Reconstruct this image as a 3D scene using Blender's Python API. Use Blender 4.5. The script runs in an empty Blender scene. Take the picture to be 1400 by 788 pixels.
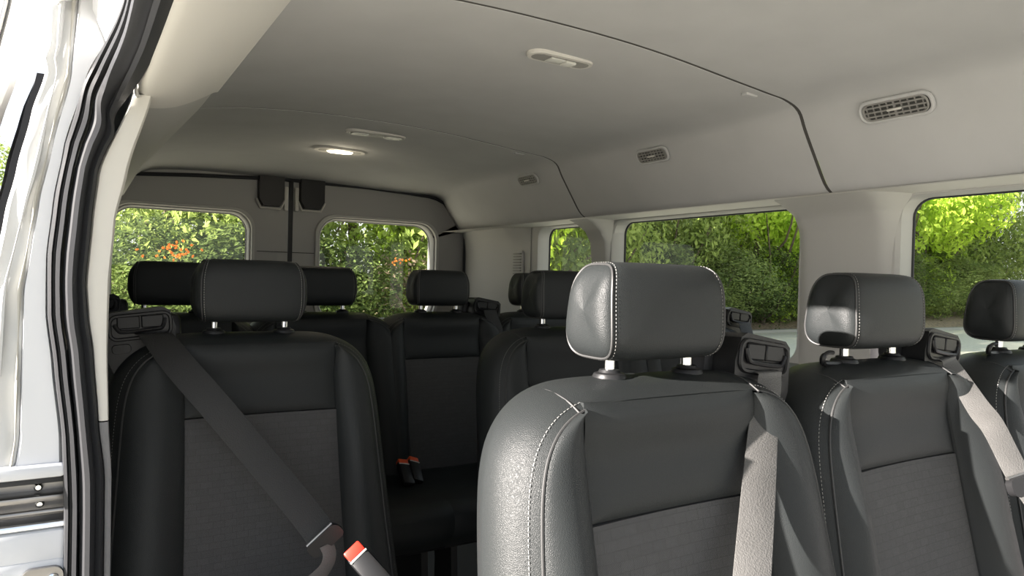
import bpy, bmesh, math, random
from mathutils import Vector, Matrix, noise
random.seed(7)
PI = math.pi
sc = bpy.context.scene
COL = sc.collection

# ---------------------------------------------------------------- camera
cam_d = bpy.data.cameras.new('camera'); cam = bpy.data.objects.new('camera', cam_d); COL.objects.link(cam)
cam_d.sensor_width = 36.0; cam_d.lens = 36.0 * 968.0 / 1400.0; cam_d.clip_start = 0.02; cam_d.clip_end = 400
F = Vector((0.5232442, 0.85209476, -0.01224885)); R = Vector((0.85203865, -0.52283729, 0.02590974)); U = R.cross(F)
cam.matrix_world = Matrix(((R.x, U.x, -F.x, 0.0), (R.y, U.y, -F.y, 0.0), (R.z, U.z, -F.z, 1.0), (0, 0, 0, 1)))
sc.camera = cam
# ---------------------------------------------------------------- world, sun, exposure
sc.view_settings.view_transform = 'Standard'; sc.view_settings.look = 'None'
sc.view_settings.gamma = 1.0; sc.view_settings.use_curve_mapping = False
sc.view_settings.exposure = 0.42
W = bpy.data.worlds.new('world'); sc.world = W; W.use_nodes = True
wn = W.node_tree.nodes; wl = W.node_tree.links
bg = wn['Background']; bg.inputs['Strength'].default_value = 1.12
tc = wn.new('ShaderNodeTexCoord'); sp = wn.new('ShaderNodeSeparateXYZ'); cr = wn.new('ShaderNodeValToRGB')
wl.new(tc.outputs['Generated'], sp.inputs[0]); wl.new(sp.outputs['Z'], cr.inputs[0]); wl.new(cr.outputs[0], bg.inputs['Color'])
cr.color_ramp.elements[0].position = 0.0; cr.color_ramp.elements[0].color = (0.96, 0.98, 1.0, 1)
cr.color_ramp.elements[1].position = 0.8; cr.color_ramp.elements[1].color = (0.62, 0.76, 0.98, 1)
sun_d = bpy.data.lights.new('sun', 'SUN'); sun = bpy.data.objects.new('sun', sun_d); COL.objects.link(sun)
sun_d.energy = 25.0; sun_d.angle = math.radians(0.6); sun_d.color = (1.0, 0.92, 0.85)
sun.rotation_euler = Vector((1.0, -0.05, -0.31)).to_track_quat('-Z', 'Y').to_euler()
sun.location = (-8, 0, 6)

# ---------------------------------------------------------------- materials
MATS = {}
def mat(name, col, rough=0.5, metal=0.0, bump=None, var=0.0, coat=0.0, spec=0.5, trans=0.0, ior=1.45):
    m = bpy.data.materials.new(name); m.use_nodes = True
    nt = m.node_tree; n = nt.nodes; l = nt.links; b = n['Principled BSDF']
    b.inputs['Base Color'].default_value = (*col, 1); b.inputs['Roughness'].default_value = rough
    b.inputs['Metallic'].default_value = metal; b.inputs['Coat Weight'].default_value = coat
    b.inputs['Specular IOR Level'].default_value = spec; b.inputs['IOR'].default_value = ior
    t = n.new('ShaderNodeTexCoord')
    if var:
        no = n.new('ShaderNodeTexNoise'); no.inputs['Scale'].default_value = 9; no.inputs['Detail'].default_value = 4
        l.new(t.outputs['Object'], no.inputs['Vector'])
        r = n.new('ShaderNodeValToRGB'); l.new(no.outputs['Fac'], r.inputs[0])
        r.color_ramp.elements[0].position = .3; r.color_ramp.elements[1].position = .7
        r.color_ramp.elements[0].color = (*[c * (1 - var) for c in col], 1); r.color_ramp.elements[1].color = (*[min(1, c * (1 + var)) for c in col], 1)
        l.new(r.outputs[0], b.inputs['Base Color'])
    if bump:
        kind, scale, strength = bump
        if kind == 'voronoi':
            x = n.new('ShaderNodeTexVoronoi'); x.feature = 'DISTANCE_TO_EDGE'; o = x.outputs['Distance']
        else:
            x = n.new('ShaderNodeTexNoise'); x.inputs['Detail'].default_value = 3; o = x.outputs['Fac']
        x.inputs['Scale'].default_value = scale; l.new(t.outputs['Object'], x.inputs['Vector'])
        bp = n.new('ShaderNodeBump'); bp.inputs['Strength'].default_value = strength; bp.inputs['Distance'].default_value = 0.001
        l.new(o, bp.inputs['Height']); l.new(bp.outputs[0], b.inputs['Normal'])
    MATS[name] = m
    return m
mat('leather', (0.0160, 0.0182, 0.0187), 0.47, bump=('voronoi', 650, 0.45), spec=0.33)
mat('leather_edge', (0.10, 0.10, 0.10), 0.45, spec=0.6)
mat('piping', (0.035, 0.035, 0.035), 0.5)
mat('thread', (0.30, 0.295, 0.28), 0.7)
mat('black_plastic', (0.013, 0.0132, 0.014), 0.42, bump=('noise', 900, 0.15), spec=0.35)
mat('gloss_black', (0.010, 0.010, 0.011), 0.3, spec=0.3)
mat('chrome', (0.75, 0.76, 0.76), 0.18, 1.0)
mat('headliner', (0.475, 0.475, 0.472), 0.95, bump=('noise', 700, 0.2), var=0.03, spec=0.2)
mat('trim_grey', (0.45, 0.445, 0.425), 0.6, bump=('noise', 900, 0.15), spec=0.35)
mat('trim_light', (0.60, 0.585, 0.545), 0.6, bump=('noise', 900, 0.1), spec=0.35)
mat('trim_lower', (0.20, 0.20, 0.205), 0.6, bump=('noise', 1400, 0.6))
mat('door_trim', (0.36, 0.355, 0.345), 0.6, bump=('noise', 900, 0.15), spec=0.35)
mat('seam_dark', (0.07, 0.068, 0.062), 0.8)
mat('rubber', (0.030, 0.031, 0.034), 0.5, bump=('noise', 300, 0.1), spec=0.28)
mat('white_paint', (0.60, 0.61, 0.63), 0.4, spec=0.3)
mat('sealed_paint', (0.46, 0.465, 0.46), 0.7, bump=('noise', 45, .6), spec=0.2)
mat('sealant', (0.36, 0.35, 0.31), 0.6, bump=('noise', 60, 0.6))
mat('rail_metal', (0.30, 0.29, 0.28), 0.35, 0.9, var=0.3)
mat('carpet', (0.13, 0.135, 0.14), 0.95, bump=('noise', 400, 1.0))
mat('red_plastic', (0.75, 0.035, 0.02), 0.35)
mat('orange_plastic', (0.75, 0.09, 0.02), 0.4)
mat('lens', (0.62, 0.62, 0.58), 0.25, bump=('voronoi', 300, 0.4))
mat('vent_grey', (0.25, 0.245, 0.23), 0.5)
mat('vent_dark', (0.05, 0.05, 0.046), 0.7)
mat('asphalt', (0.48, 0.455, 0.37), 0.9, bump=('noise', 40, 0.5), var=0.12)
mat('verge', (0.26, 0.20, 0.13), 1.0, bump=('noise', 10, 1.0), var=0.4)
mat('bark', (0.13, 0.10, 0.075), 0.95, bump=('noise', 20, 1.0), var=0.4)
mat('roof_paint', (0.75, 0.76, 0.78), 0.4)

def mat_weave(name, c1, c2, scale, grid=True, rough=0.8, axis='xz'):
    m = bpy.data.materials.new(name); m.use_nodes = True
    nt = m.node_tree; n = nt.nodes; l = nt.links; b = n['Principled BSDF']; b.inputs['Roughness'].default_value = rough
    t = n.new('ShaderNodeTexCoord'); mp = n.new('ShaderNodeMapping'); l.new(t.outputs['Object'], mp.inputs[0])
    if axis == 'xz': mp.inputs['Rotation'].default_value = (PI / 2, 0, 0)
    ck = n.new('ShaderNodeTexChecker'); ck.inputs['Scale'].default_value = scale
    ck.inputs['Color1'].default_value = (*c1, 1); ck.inputs['Color2'].default_value = (*c2, 1)
    no = n.new('ShaderNodeTexNoise'); no.inputs['Scale'].default_value = scale * .8; l.new(t.outputs['Object'], no.inputs['Vector'])
    mx = n.new('ShaderNodeMixRGB'); mx.blend_type = 'MULTIPLY'; mx.inputs[0].default_value = 0.6
    l.new(mp.outputs[0], ck.inputs[0]); l.new(ck.outputs[0], mx.inputs[1]); l.new(no.outputs['Fac'], mx.inputs[2])
    out = mx.outputs[0]
    if grid:
        br = n.new('ShaderNodeTexBrick'); l.new(mp.outputs[0], br.inputs['Vector'])
        br.offset = 0.35; br.inputs['Scale'].default_value = 1.0; br.inputs['Brick Width'].default_value = 0.019; br.inputs['Row Height'].default_value = 0.011
        br.inputs['Mortar Size'].default_value = 0.00035; br.inputs['Mortar Smooth'].default_value = 0.3
        br.inputs['Color1'].default_value = (1, 1, 1, 1); br.inputs['Color2'].default_value = (.9, .9, .9, 1); br.inputs['Mortar'].default_value = (.62, .62, .62, 1)
        m2 = n.new('ShaderNodeMixRGB'); m2.blend_type = 'MULTIPLY'; m2.inputs[0].default_value = 1.0
        l.new(out, m2.inputs[1]); l.new(br.outputs['Color'], m2.inputs[2]); out = m2.outputs[0]
    l.new(out, b.inputs['Base Color'])
    bp = n.new('ShaderNodeBump'); bp.inputs['Strength'].default_value = 0.5; bp.inputs['Distance'].default_value = 0.0008
    l.new(ck.outputs['Fac'], bp.inputs['Height']); l.new(bp.outputs[0], b.inputs['Normal'])
    MATS[name] = m
mat_weave('fabric', (0.11, 0.109, 0.11), (0.055, 0.055, 0.056), 900)
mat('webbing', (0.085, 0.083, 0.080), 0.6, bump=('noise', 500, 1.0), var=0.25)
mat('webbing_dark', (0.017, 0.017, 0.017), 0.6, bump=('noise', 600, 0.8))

def mat_glass(name, tint, refl=0.05):
    m = bpy.data.materials.new(name); m.use_nodes = True; nt = m.node_tree; n = nt.nodes; l = nt.links
    n.remove(n['Principled BSDF']); out = n['Material Output']
    tr = n.new('ShaderNodeBsdfTransparent'); tr.inputs[0].default_value = (*tint, 1)
    gl = n.new('ShaderNodeBsdfGlossy'); gl.inputs['Roughness'].default_value = 0.02
    mx = n.new('ShaderNodeMixShader'); mx.inputs[0].default_value = 0.035; l.new(tr.outputs[0], mx.inputs[1]); l.new(gl.outputs[0], mx.inputs[2])
    l.new(mx.outputs[0], out.inputs[0]); MATS[name] = m
mat_glass('window_glass', (0.88, 0.89, 0.81))
mat_glass('tinted_glass', (0.30, 0.32, 0.31))

def mat_leaf(name, c1, c2):
    m = bpy.data.materials.new(name); m.use_nodes = True; nt = m.node_tree; n = nt.nodes; l = nt.links
    n.remove(n['Principled BSDF']); out = n['Material Output']
    t = n.new('ShaderNodeTexCoord'); no = n.new('ShaderNodeTexNoise'); no.inputs['Scale'].default_value = 2.5; no.inputs['Detail'].default_value = 6
    l.new(t.outputs['Object'], no.inputs['Vector'])
    r = n.new('ShaderNodeValToRGB'); l.new(no.outputs['Fac'], r.inputs[0])
    r.color_ramp.elements[0].position = .35; r.color_ramp.elements[1].position = .65
    r.color_ramp.elements[0].color = (*c1, 1); r.color_ramp.elements[1].color = (*c2, 1)
    d = n.new('ShaderNodeBsdfDiffuse'); tl = n.new('ShaderNodeBsdfTranslucent'); mx = n.new('ShaderNodeMixShader'); mx.inputs[0].default_value = .4
    l.new(r.outputs[0], d.inputs[0]); l.new(r.outputs[0], tl.inputs[0]); l.new(d.outputs[0], mx.inputs[1]); l.new(tl.outputs[0], mx.inputs[2])
    l.new(mx.outputs[0], out.inputs[0]); MATS[name] = m
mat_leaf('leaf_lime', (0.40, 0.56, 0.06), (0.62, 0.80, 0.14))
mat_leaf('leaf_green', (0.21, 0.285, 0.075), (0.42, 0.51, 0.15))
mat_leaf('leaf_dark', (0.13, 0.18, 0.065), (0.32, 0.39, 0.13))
mat_leaf('leaf_deep', (0.055, 0.085, 0.03), (0.17, 0.225, 0.07))  # darkest of the greens, used on low bushes
mat_leaf('leaf_brown', (0.22, 0.17, 0.12), (0.34, 0.27, 0.20))
mat_leaf('cluster_orange', (0.75, 0.22, 0.03), (0.85, 0.32, 0.06))
mat_leaf('flower_white', (0.8, 0.8, 0.78), (0.9, 0.9, 0.88))

def mat_emit(name, col, s):
    m = bpy.data.materials.new(name); m.use_nodes = True; b = m.node_tree.nodes['Principled BSDF']
    b.inputs['Base Color'].default_value = (*col, 1); b.inputs['Emission Color'].default_value = (*col, 1); b.inputs['Emission Strength'].default_value = s
    MATS[name] = m
mat_emit('lamp_glow', (1.0, 0.90, 0.68), 4.0)

# ---------------------------------------------------------------- helpers
def mesh_of(name, bm, m, smooth=True, recalc=True):
    if recalc: bmesh.ops.recalc_face_normals(bm, faces=bm.faces)
    me = bpy.data.meshes.new(name); bm.to_mesh(me); bm.free()
    me.materials.append(MATS[m])
    if smooth:
        me.shade_smooth()
        try: me.set_sharp_from_angle(angle=math.radians(38))
        except Exception: pass
    return me
def link(name, data, parent=None, label=None, cat=None, group=None, kind=None, loc=None):
    o = bpy.data.objects.new(name, data); COL.objects.link(o)
    if parent: o.parent = parent
    if label: o['label'] = label
    if cat: o['category'] = cat
    if group: o['group'] = group
    if kind: o['kind'] = kind
    if loc: o.location = loc
    return o
def thing(name, label, cat, loc=(0, 0, 0), group=None): return link(name, None, None, label, cat, group, None, loc)
def part(name, bm, m, parent=None, smooth=True, **k): return link(name, mesh_of(name, bm, m, smooth), parent, **k)
def struct(name, bm, m, **k): return part(name, bm, m, None, kind='structure', **k)

def grid(bm, f, nu, nv, cu=False, cv=False):
    V = [[bm.verts.new(f(i / (nu if cu else nu - 1), j / (nv if cv else nv - 1))) for j in range(nv)] for i in range(nu)]
    for i in range(nu if cu else nu - 1):
        for j in range(nv if cv else nv - 1):
            a, b, c, d = V[i][j], V[(i + 1) % nu][j], V[(i + 1) % nu][(j + 1) % nv], V[i][(j + 1) % nv]
            try: bm.faces.new((a, b, c, d))
            except ValueError: pass
    return V
def box(bm, lo, hi, bevel=0.0, seg=2, rot=None):
    r = bmesh.ops.create_cube(bm, size=1.0); vs = r['verts']
    c = [(a + b) / 2 for a, b in zip(lo, hi)]; s = [b - a for a, b in zip(lo, hi)]
    for v in vs: v.co = Vector((v.co.x * s[0], v.co.y * s[1], v.co.z * s[2]))
    if bevel:
        es = list({e for v in vs for e in v.link_edges})
        rr = bmesh.ops.bevel(bm, geom=es, offset=bevel, segments=seg, affect='EDGES', profile=0.5)
        vs = list({v for f in rr['faces'] for v in f.verts} | {v for v in vs if v.is_valid})
    for v in vs:
        p = v.co
        if rot: p = rot @ p
        v.co = p + Vector(c)
    return vs
def sm(pts, n=6, closed=False):
    """Catmull-Rom through pts"""
    P = [Vector(p) for p in pts]; out = []; N = len(P)
    rng = range(N) if closed else range(N - 1)
    for i in rng:
        if closed: p0, p1, p2, p3 = P[i - 1], P[i], P[(i + 1) % N], P[(i + 2) % N]
        else: p0, p1, p2, p3 = P[max(i - 1, 0)], P[i], P[i + 1], P[min(i + 2, N - 1)]
        for k in range(n):
            t = k / n
            out.append(0.5 * ((2 * p1) + (p2 - p0) * t + (2 * p0 - 5 * p1 + 4 * p2 - p3) * t * t + (3 * p1 - p0 - 3 * p2 + p3) * t ** 3))
    if not closed: out.append(P[-1])
    return out
def tube(bm, pts, r, seg=8, closed=False, cap=True):
    P = [Vector(p) for p in pts]; N = len(P); rings = []
    up = Vector((0, 0, 1))
    for i, p in enumerate(P):
        a = P[i - 1] if (i > 0 or closed) else P[i]; b = P[(i + 1) % N] if (i < N - 1 or closed) else P[i]
        t = (b - a).normalized()
        ref = up if abs(t.dot(up)) < .95 else Vector((0, 1, 0))
        if i and not (t.cross(last).length < 1e-4 and False):
            u = (lu - t * lu.dot(t)).normalized()
        else: u = t.cross(ref).normalized()
        last = t; lu = u; w = t.cross(u)
        rr = r[i] if isinstance(r, (list, tuple)) else r
        rings.append([bm.verts.new(p + rr * (math.cos(2 * PI * k / seg) * u + math.sin(2 * PI * k / seg) * w)) for k in range(seg)])
    for i in range(N if closed else N - 1):
        A = rings[i]; B = rings[(i + 1) % N]
        for k in range(seg): bm.faces.new((A[k], A[(k + 1) % seg], B[(k + 1) % seg], B[k]))
    if cap and not closed: bm.faces.new(rings[0]); bm.faces.new(rings[-1])
def lathe(bm, prof, c, seg=20):
    cx, cy, cz = c
    rings = []
    for r, z in prof:
        rings.append([bm.verts.new((cx + r * math.cos(2 * PI * k / seg), cy + r * math.sin(2 * PI * k / seg), cz + z)) for k in range(seg)])
    for A, B in zip(rings, rings[1:]):
        for k in range(seg): bm.faces.new((A[k], A[(k + 1) % seg], B[(k + 1) % seg], B[k]))
    bm.faces.new(rings[0]); bm.faces.new(rings[-1])
def rrect(cx, cy, w, h, r, n=6):
    """closed rounded-rect loop, counter-clockwise, starting at angle 0 corner; 4*n points"""
    out = []
    for (sx, sy, a0) in ((1, 1, 0), (-1, 1, 90), (-1, -1, 180), (1, -1, 270)):
        for k in range(n):
            a = math.radians(a0 + 90 * k / (n - 1))
            out.append((cx + sx * (w / 2 - r) + r * math.cos(a), cy + sy * (h / 2 - r) + r * math.sin(a)))
    return out
def prism(bm, loop, f0, f1):
    """closed loop of 2D points extruded: f0(p), f1(p) give 3D ends"""
    A = [bm.verts.new(f0(p)) for p in loop]; B = [bm.verts.new(f1(p)) for p in loop]; n = len(loop)
    for k in range(n): bm.faces.new((A[k], A[(k + 1) % n], B[(k + 1) % n], B[k]))
    bm.faces.new(A); bm.faces.new(B)
def bevel_all(bm, off, seg=2, ang=30):
    es = [e for e in bm.edges if len(e.link_faces) == 2 and e.calc_face_angle(0) > math.radians(ang)]
    bmesh.ops.bevel(bm, geom=es, offset=off, segments=seg, affect='EDGES', clamp_overlap=True)
def hole_cell(bm, y0, y1, z0, z1, hole, f, depth_dir, n=8):
    """panel cell (y0..y1, z0..z1) with a rounded-rect hole (cy,cz,w,h,r) and reveal going along depth_dir; f maps (a,b)->3D"""
    L = rrect(*hole, n=n); N = len(L)
    outer = []
    cy, cz = hole[0], hole[1]
    for (a, b) in L:
        da, db = a - cy, b - cz
        ta = ((y1 if da > 0 else y0) - cy) / da if abs(da) > 1e-6 else 1e9
        tb = ((z1 if db > 0 else z0) - cz) / db if abs(db) > 1e-6 else 1e9
        t = min(ta, tb); outer.append([cy + da * t, cz + db * t])
    # snap nearest to corners
    for (ca, cb) in ((y0, z0), (y0, z1), (y1, z0), (y1, z1)):
        k = min(range(N), key=lambda i: (outer[i][0] - ca) ** 2 + (outer[i][1] - cb) ** 2); outer[k] = [ca, cb]
    O = [bm.verts.new(f(*p)) for p in outer]; I = [bm.verts.new(f(*p)) for p in L]
    D = Vector(depth_dir)
    # small chamfer then reveal
    cxx = [(cy + (a - cy) * 0.985, cz + (b - cz) * 0.985) for a, b in L]
    C1 = [bm.verts.new(Vector(f(*p)) + D * 0.12) for p in cxx]; J = [bm.verts.new(Vector(f(*p)) + D) for p in cxx]
    for k in range(N):
        k2 = (k + 1) % N
        bm.faces.new((O[k], O[k2], I[k2], I[k])); bm.faces.new((I[k], I[k2], C1[k2], C1[k])); bm.faces.new((C1[k], C1[k2], J[k2], J[k]))
    return [v.co.copy() for v in J]
def pane(bm, pts, d=(0, 0, 0), t=0.004):
    A = [bm.verts.new(Vector(p) + Vector(d)) for p in pts]; bm.faces.new(A)

# ================================================================ STRUCTURE
# ---- ceiling: headliner of three moulded panels, section in x-z
SEC = [(0.16, 1.345), (0.20, 1.385), (0.26, 1.41), (0.40, 1.43), (0.57, 1.44), (0.78, 1.441), (0.95, 1.434), (1.13, 1.418), (1.24, 1.408), (1.30, 1.402), (1.345, 1.385), (1.37, 1.345), (1.41, 1.285), (1.445, 1.235), (1.470, 1.216)]
SECS = [Vector((a, 0, b)) for a, b in SEC]; SECS = sm(SECS, 4)
ceil = link('ceiling', None, None, kind='structure', loc=(0, 0, 0))
def headliner(y0, y1):
    bm = bmesh.new(); n = len(SECS)
    ys = [y0 + 0.0035, y0 + 0.0050] + [y0 + (y1 - y0) * t for t in (.12, .3, .5, .7, .88)] + [y1 - 0.0050, y1 - 0.0035]
    def f(i, j):
        k = round(i * (n - 1)); q = round(j * (len(ys) - 1)); p = SECS[k]; y = ys[q]
        drop = 0.0
        if q in (0, len(ys) - 1): drop = 0.007
        zz = p.z
        if y > 2.5:
            t = (y - 2.5) / 0.58
            cen = 1 - abs((p.x - .78) / .7) ** 2
            zz = p.z - 0.045 * t * t * max(cen, 0)
        xx = p.x
        if y > 2.3: xx += .13 * ((y - 2.3) / .78) ** 2 * min(1, max(0, (p.x - .95) / .38))
        return (xx, y, zz + drop)
    grid(bm, f, n, len(ys))
    return part('headliner_panel', bm, 'headliner', ceil)
headliner(-0.30, 1.006); headliner(1.006, 1.931); headliner(1.931, 3.09)
# dark seam beads behind the joints
for y in (1.006, 1.931):
    bm = bmesh.new(); n = len(SECS)
    grid(bm, lambda i, j: (SECS[round(i * (n - 1))].x, y - .0042 + .0084 * j, SECS[round(i * (n - 1))].z + 0.0012), n, 2)
    part('joint_strip', bm, 'seam_dark', ceil)
# small coat-pin marks near the seam shoulder
bm = bmesh.new(); box(bm, (1.205, 1.03, 1.4055), (1.24, 1.045, 1.412), 0.002); part('clip_cover', bm, 'headliner', ceil)
bm = bmesh.new(); box(bm, (1.20, 1.955, 1.4065), (1.235, 1.97, 1.413), 0.002); part('clip_cover', bm, 'headliner', ceil)

# ---- roof skin above (keeps the sun out)
bm = bmesh.new()
def roofsec(t):
    x = -0.03 + 1.82 * t; e = abs(2 * t - 1)
    return x, 1.50 - 0.14 * e ** 4
grid(bm, lambda i, j: (roofsec(i)[0], -0.30 + 3.46 * j, roofsec(i)[1]), 20, 4)
struct('roof', bm, 'roof_paint')

# ---- right side wall with windows
XW = 1.60
def fw(y, z): return (XW, y, z)
bm = bmesh.new(); glass = []
WZ0, WZ1 = 0.80, 1.2145
cells = [(-0.30, 1.055, (0.3145, 1.23)), (1.055, 2.0, (1.181, 1.945)), (2.0, 2.47, (2.053, 2.413))]
cells = [(-0.30, 1.055, -0.29, 0.929), (1.055, 2.0, 1.181, 1.945), (2.0, 2.47, 2.053, 2.413)]
for (a, b, h0, h1) in cells:
    J = hole_cell(bm, a, b, 0.70, 1.235, ((h0 + h1) / 2, (WZ0 + WZ1) / 2, h1 - h0, WZ1 - WZ0, 0.045), fw, (0.062, 0, 0))
    glass.append(J)
# rear body side beyond the last window, lower wall
def quad(bm, pts): bm.faces.new([bm.verts.new(p) for p in pts])
grid(bm, lambda i, j: (XW - 0.012 * math.sin(PI * min(1, max(0, (i - .05) / .3))) * 0, 2.47 + 0.63 * i, 0.70 + 0.535 * j), 6, 4)
struct('wall_right', bm, 'trim_grey')
bm = bmesh.new()
grid(bm, lambda i, j: (XW + [0.0, -0.045, -0.05, 0.04, 0.04][round(j * 4)], -0.30 + 3.4 * i, [0.80, 0.775, 0.72, 0.60, 0.0][round(j * 4)]), 8, 5)
struct('trim_1', bm, 'trim_lower')
# shelf between headliner lip and window tops
bm = bmesh.new()
grid(bm, lambda i, j: (1.462 + (XW + .065 - 1.462) * j, -0.30 + 3.4 * i, 1.2165 + 0.001 * j), 12, 3)
struct('trim_2', bm, 'trim_light')
for k, J in enumerate(glass):
    bm = bmesh.new(); pane(bm, J); w = struct('window_%d' % (k + 1), bm, 'window_glass')
    bm = bmesh.new(); tube(bm, [p + Vector((-0.004, 0, 0)) for p in J], 0.0042, 6, closed=True); part('window_seal', bm, 'rubber', w)
# flared pillar covers
def pillar(y0, y1, top_x, nm, flare=0.045):
    bm = bmesh.new()
    lv = [(0.76, 0.006, 0), (0.95, 0.012, 0), (1.08, 0.015, 0), (1.14, 0.022, 0.15), (1.18, 0.045, .4), (1.205, 0.085, .75), (1.222, XW - top_x, 1.0)]
    def f(i, j):
        q = j * (len(lv) - 1); a = int(min(q, len(lv) - 2)); t = q - a
        z = lv[a][0] * (1 - t) + lv[a + 1][0] * t; d = lv[a][1] * (1 - t) + lv[a + 1][1] * t; fl = (lv[a][2] * (1 - t) + lv[a + 1][2] * t) * flare
        ya, yb = y0 - fl + .004, y1 + fl - .004
        y = ya + (yb - ya) * i
        e = min(1, min(i, 1 - i) * 7)
        return (XW - d * (1 - (1 - e) ** 2) + 0.001, y, z)
    grid(bm, f, 25, 19)
    return struct(nm, bm, 'trim_grey')
pillar(0.929, 1.181, 1.475, 'trim_3'); pillar(1.945, 2.053, 1.475, 'trim_4', 0.02)
# D-pillar bulge and its ventilation grille
bm = bmesh.new()
def fd(i, j):
    y = 2.46 + 0.62 * i; z = 0.76 + 0.457 * j
    b = 0.008 * math.sin(PI * min(1, max(0, (i - .30) / .7))) if i > .30 else 0
    top = 0.07 * min(1, i * 5) * max(0, 1 - i) ** .6 * max(0, (j - .72) / .28) ** 2
    return (XW - 0.003 - b * 0.8 - top, y, z)
grid(bm, fd, 30, 16); struct('trim_5', bm, 'trim_grey')
vg = thing('vent_grille', 'small upright louvred vent grille in grey rear corner trim beside last side window', 'vent', (XW - .006, 2.545, 1.06))
bm = bmesh.new()
prism(bm, rrect(0, 0, .078, .125, .012), lambda p: (0, p[0], p[1]), lambda p: (-.006, p[0] * .96, p[1] * .97)); part('frame', bm, 'trim_grey', vg)
for k in range(9):
    bm = bmesh.new(); z = -.048 + .012 * k; box(bm, (-.0125, -.029, z - .002), (-.006, .029, z + .0035), .001, 1); part('slat', bm, 'vent_grey', vg)

# ---- back: two rear doors
YR = 3.06
XC = 0.767
def doorpoly(x):   # top edge height of the door aperture at x
    P = [(-.10, 1.30), (0.0, 1.345), (.16, 1.366), (.38, 1.382), (.71, 1.398), (1.11, 1.396), (1.30, 1.388), (1.42, 1.380), (1.475, 1.362), (1.51, 1.325), (1.545, 1.272), (1.60, 1.232)]
    for (a, b), (c, d) in zip(P, P[1:]):
        if a <= x <= c: return b + (d - b) * (x - a) / (c - a)
    return P[-1][1]
def rear_door(name, x0, x1, hole, mirror=False):
    bm = bmesh.new()
    zt = 1.315
    J = hole_cell(bm, x0, x1, 0.60, zt if not mirror else 1.30, hole, lambda a, b: (a, YR, b if b < 1.29 else doorpoly(a)), (0, 0.05, 0), n=12)
    quad(bm, [(x0, YR, 0.0), (x1, YR, 0.0), (x1, YR, .60), (x0, YR, .60)])
    # door thickness edge on centre side
    d = struct(name, bm, 'door_trim')
    return d, J
XG = 0.010
dL, JL = rear_door('door_1', -0.06, XC - XG, (0.352, 1.022, 0.50, 0.448, 0.075))
dR, JR = rear_door('door_2', XC + XG, 1.60, (1.165, 1.022, 0.545, 0.448, 0.085), True)
for d, J, k in ((dL, JL, 4), (dR, JR, 5)):
    bm = bmesh.new(); pane(bm, J); w = struct('window_%d' % k, bm, 'window_glass')
    bm = bmesh.new(); tube(bm, [p + Vector((0, -.004, 0)) for p in J], 0.005, 6, closed=True); part('window_seal', bm, 'trim_lower', w)
    # raised moulding around the window
    c = sum(J, Vector()) / len(J); bm = bmesh.new()
    ring = [(1.035, 0.0), (1.045, -.012), (1.09, -.014), (1.10, 0.0)]
    N = len(J)
    grid(bm, lambda i, j: (c.x + (J[round(i * N) % N].x - c.x) * ring[round(j * 3)][0], YR + ring[round(j * 3)][1] - .001, c.z + (J[round(i * N) % N].z - c.z) * ring[round(j * 3)][0]), N, 4, cu=True)
    part('window_surround', bm, 'trim_grey', d)
    for z in (1.09,):
        bm = bmesh.new()
        s = -1 if k == 4 else 1
        xa, xb = (.632, XC - XG) if k == 4 else (XC + XG, .875)
        box(bm, (xa, YR - .003, z - .0016), (xb, YR + .001, z + .0016)); part('panel_joint', bm, 'seam_dark', d)
# latch housings at the top of the rear doors
for d, s in ((dL, -1), (dR, 1)):
    bm = bmesh.new()
    cx = XC + s * 0.085
    loop = [(-.052, .09), (.052, .09), (.052, -.02), (.034, -.055), (-.034, -.055), (-.052, -.02)]
    prism(bm, loop, lambda p: (cx + p[0], YR + .001, 1.325 + p[1] * .85), lambda p: (cx + p[0] * .96, YR - .035, 1.325 + p[1] * .85)); bevel_all(bm, .004)
    part('latch_cover', bm, 'black_plastic', d, smooth=False)
    bm = bmesh.new()
    fr = [(-.058, -.02), (-.040, -.064), (.040, -.064), (.058, -.02)]
    tube(bm, [(cx + a, YR - .012, 1.325 + b * .85) for a, b in fr], .0045, 6); part('latch_frame', bm, 'trim_light', d)
    bm = bmesh.new(); xs = XC + s * .022
    box(bm, (xs - .008, YR - .016, 1.265), (xs + .008, YR, 1.365), .003); part('striker_rail', bm, 'trim_light', d)
bm = bmesh.new(); box(bm, (XC - .0095, YR - .006, 0.0), (XC + .0095, YR + .012, 1.395), .004); struct('trim_6', bm, 'rubber')
# seal round the rear aperture
bm = bmesh.new()
xs = [0.0 + 0.04 * k for k in range(40)]
tube(bm, [(x, YR - .012, doorpoly(x) - .003) for x in xs] + [(1.594, YR - .016, 1.226), (1.592, YR - .02, 1.2), (1.592, YR - .02, .0)], 0.0075, 8)
struct('trim_7', bm, 'rubber')
# wall piece above doors / behind headliner
bm = bmesh.new(); grid(bm, lambda i, j: (-0.10 + 1.78 * i, YR + .004, doorpoly(min(1.6, -0.10 + 1.78 * i)) - .06 + (0.20) * j), 30, 2); struct('wall_back', bm, 'trim_grey')

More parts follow.
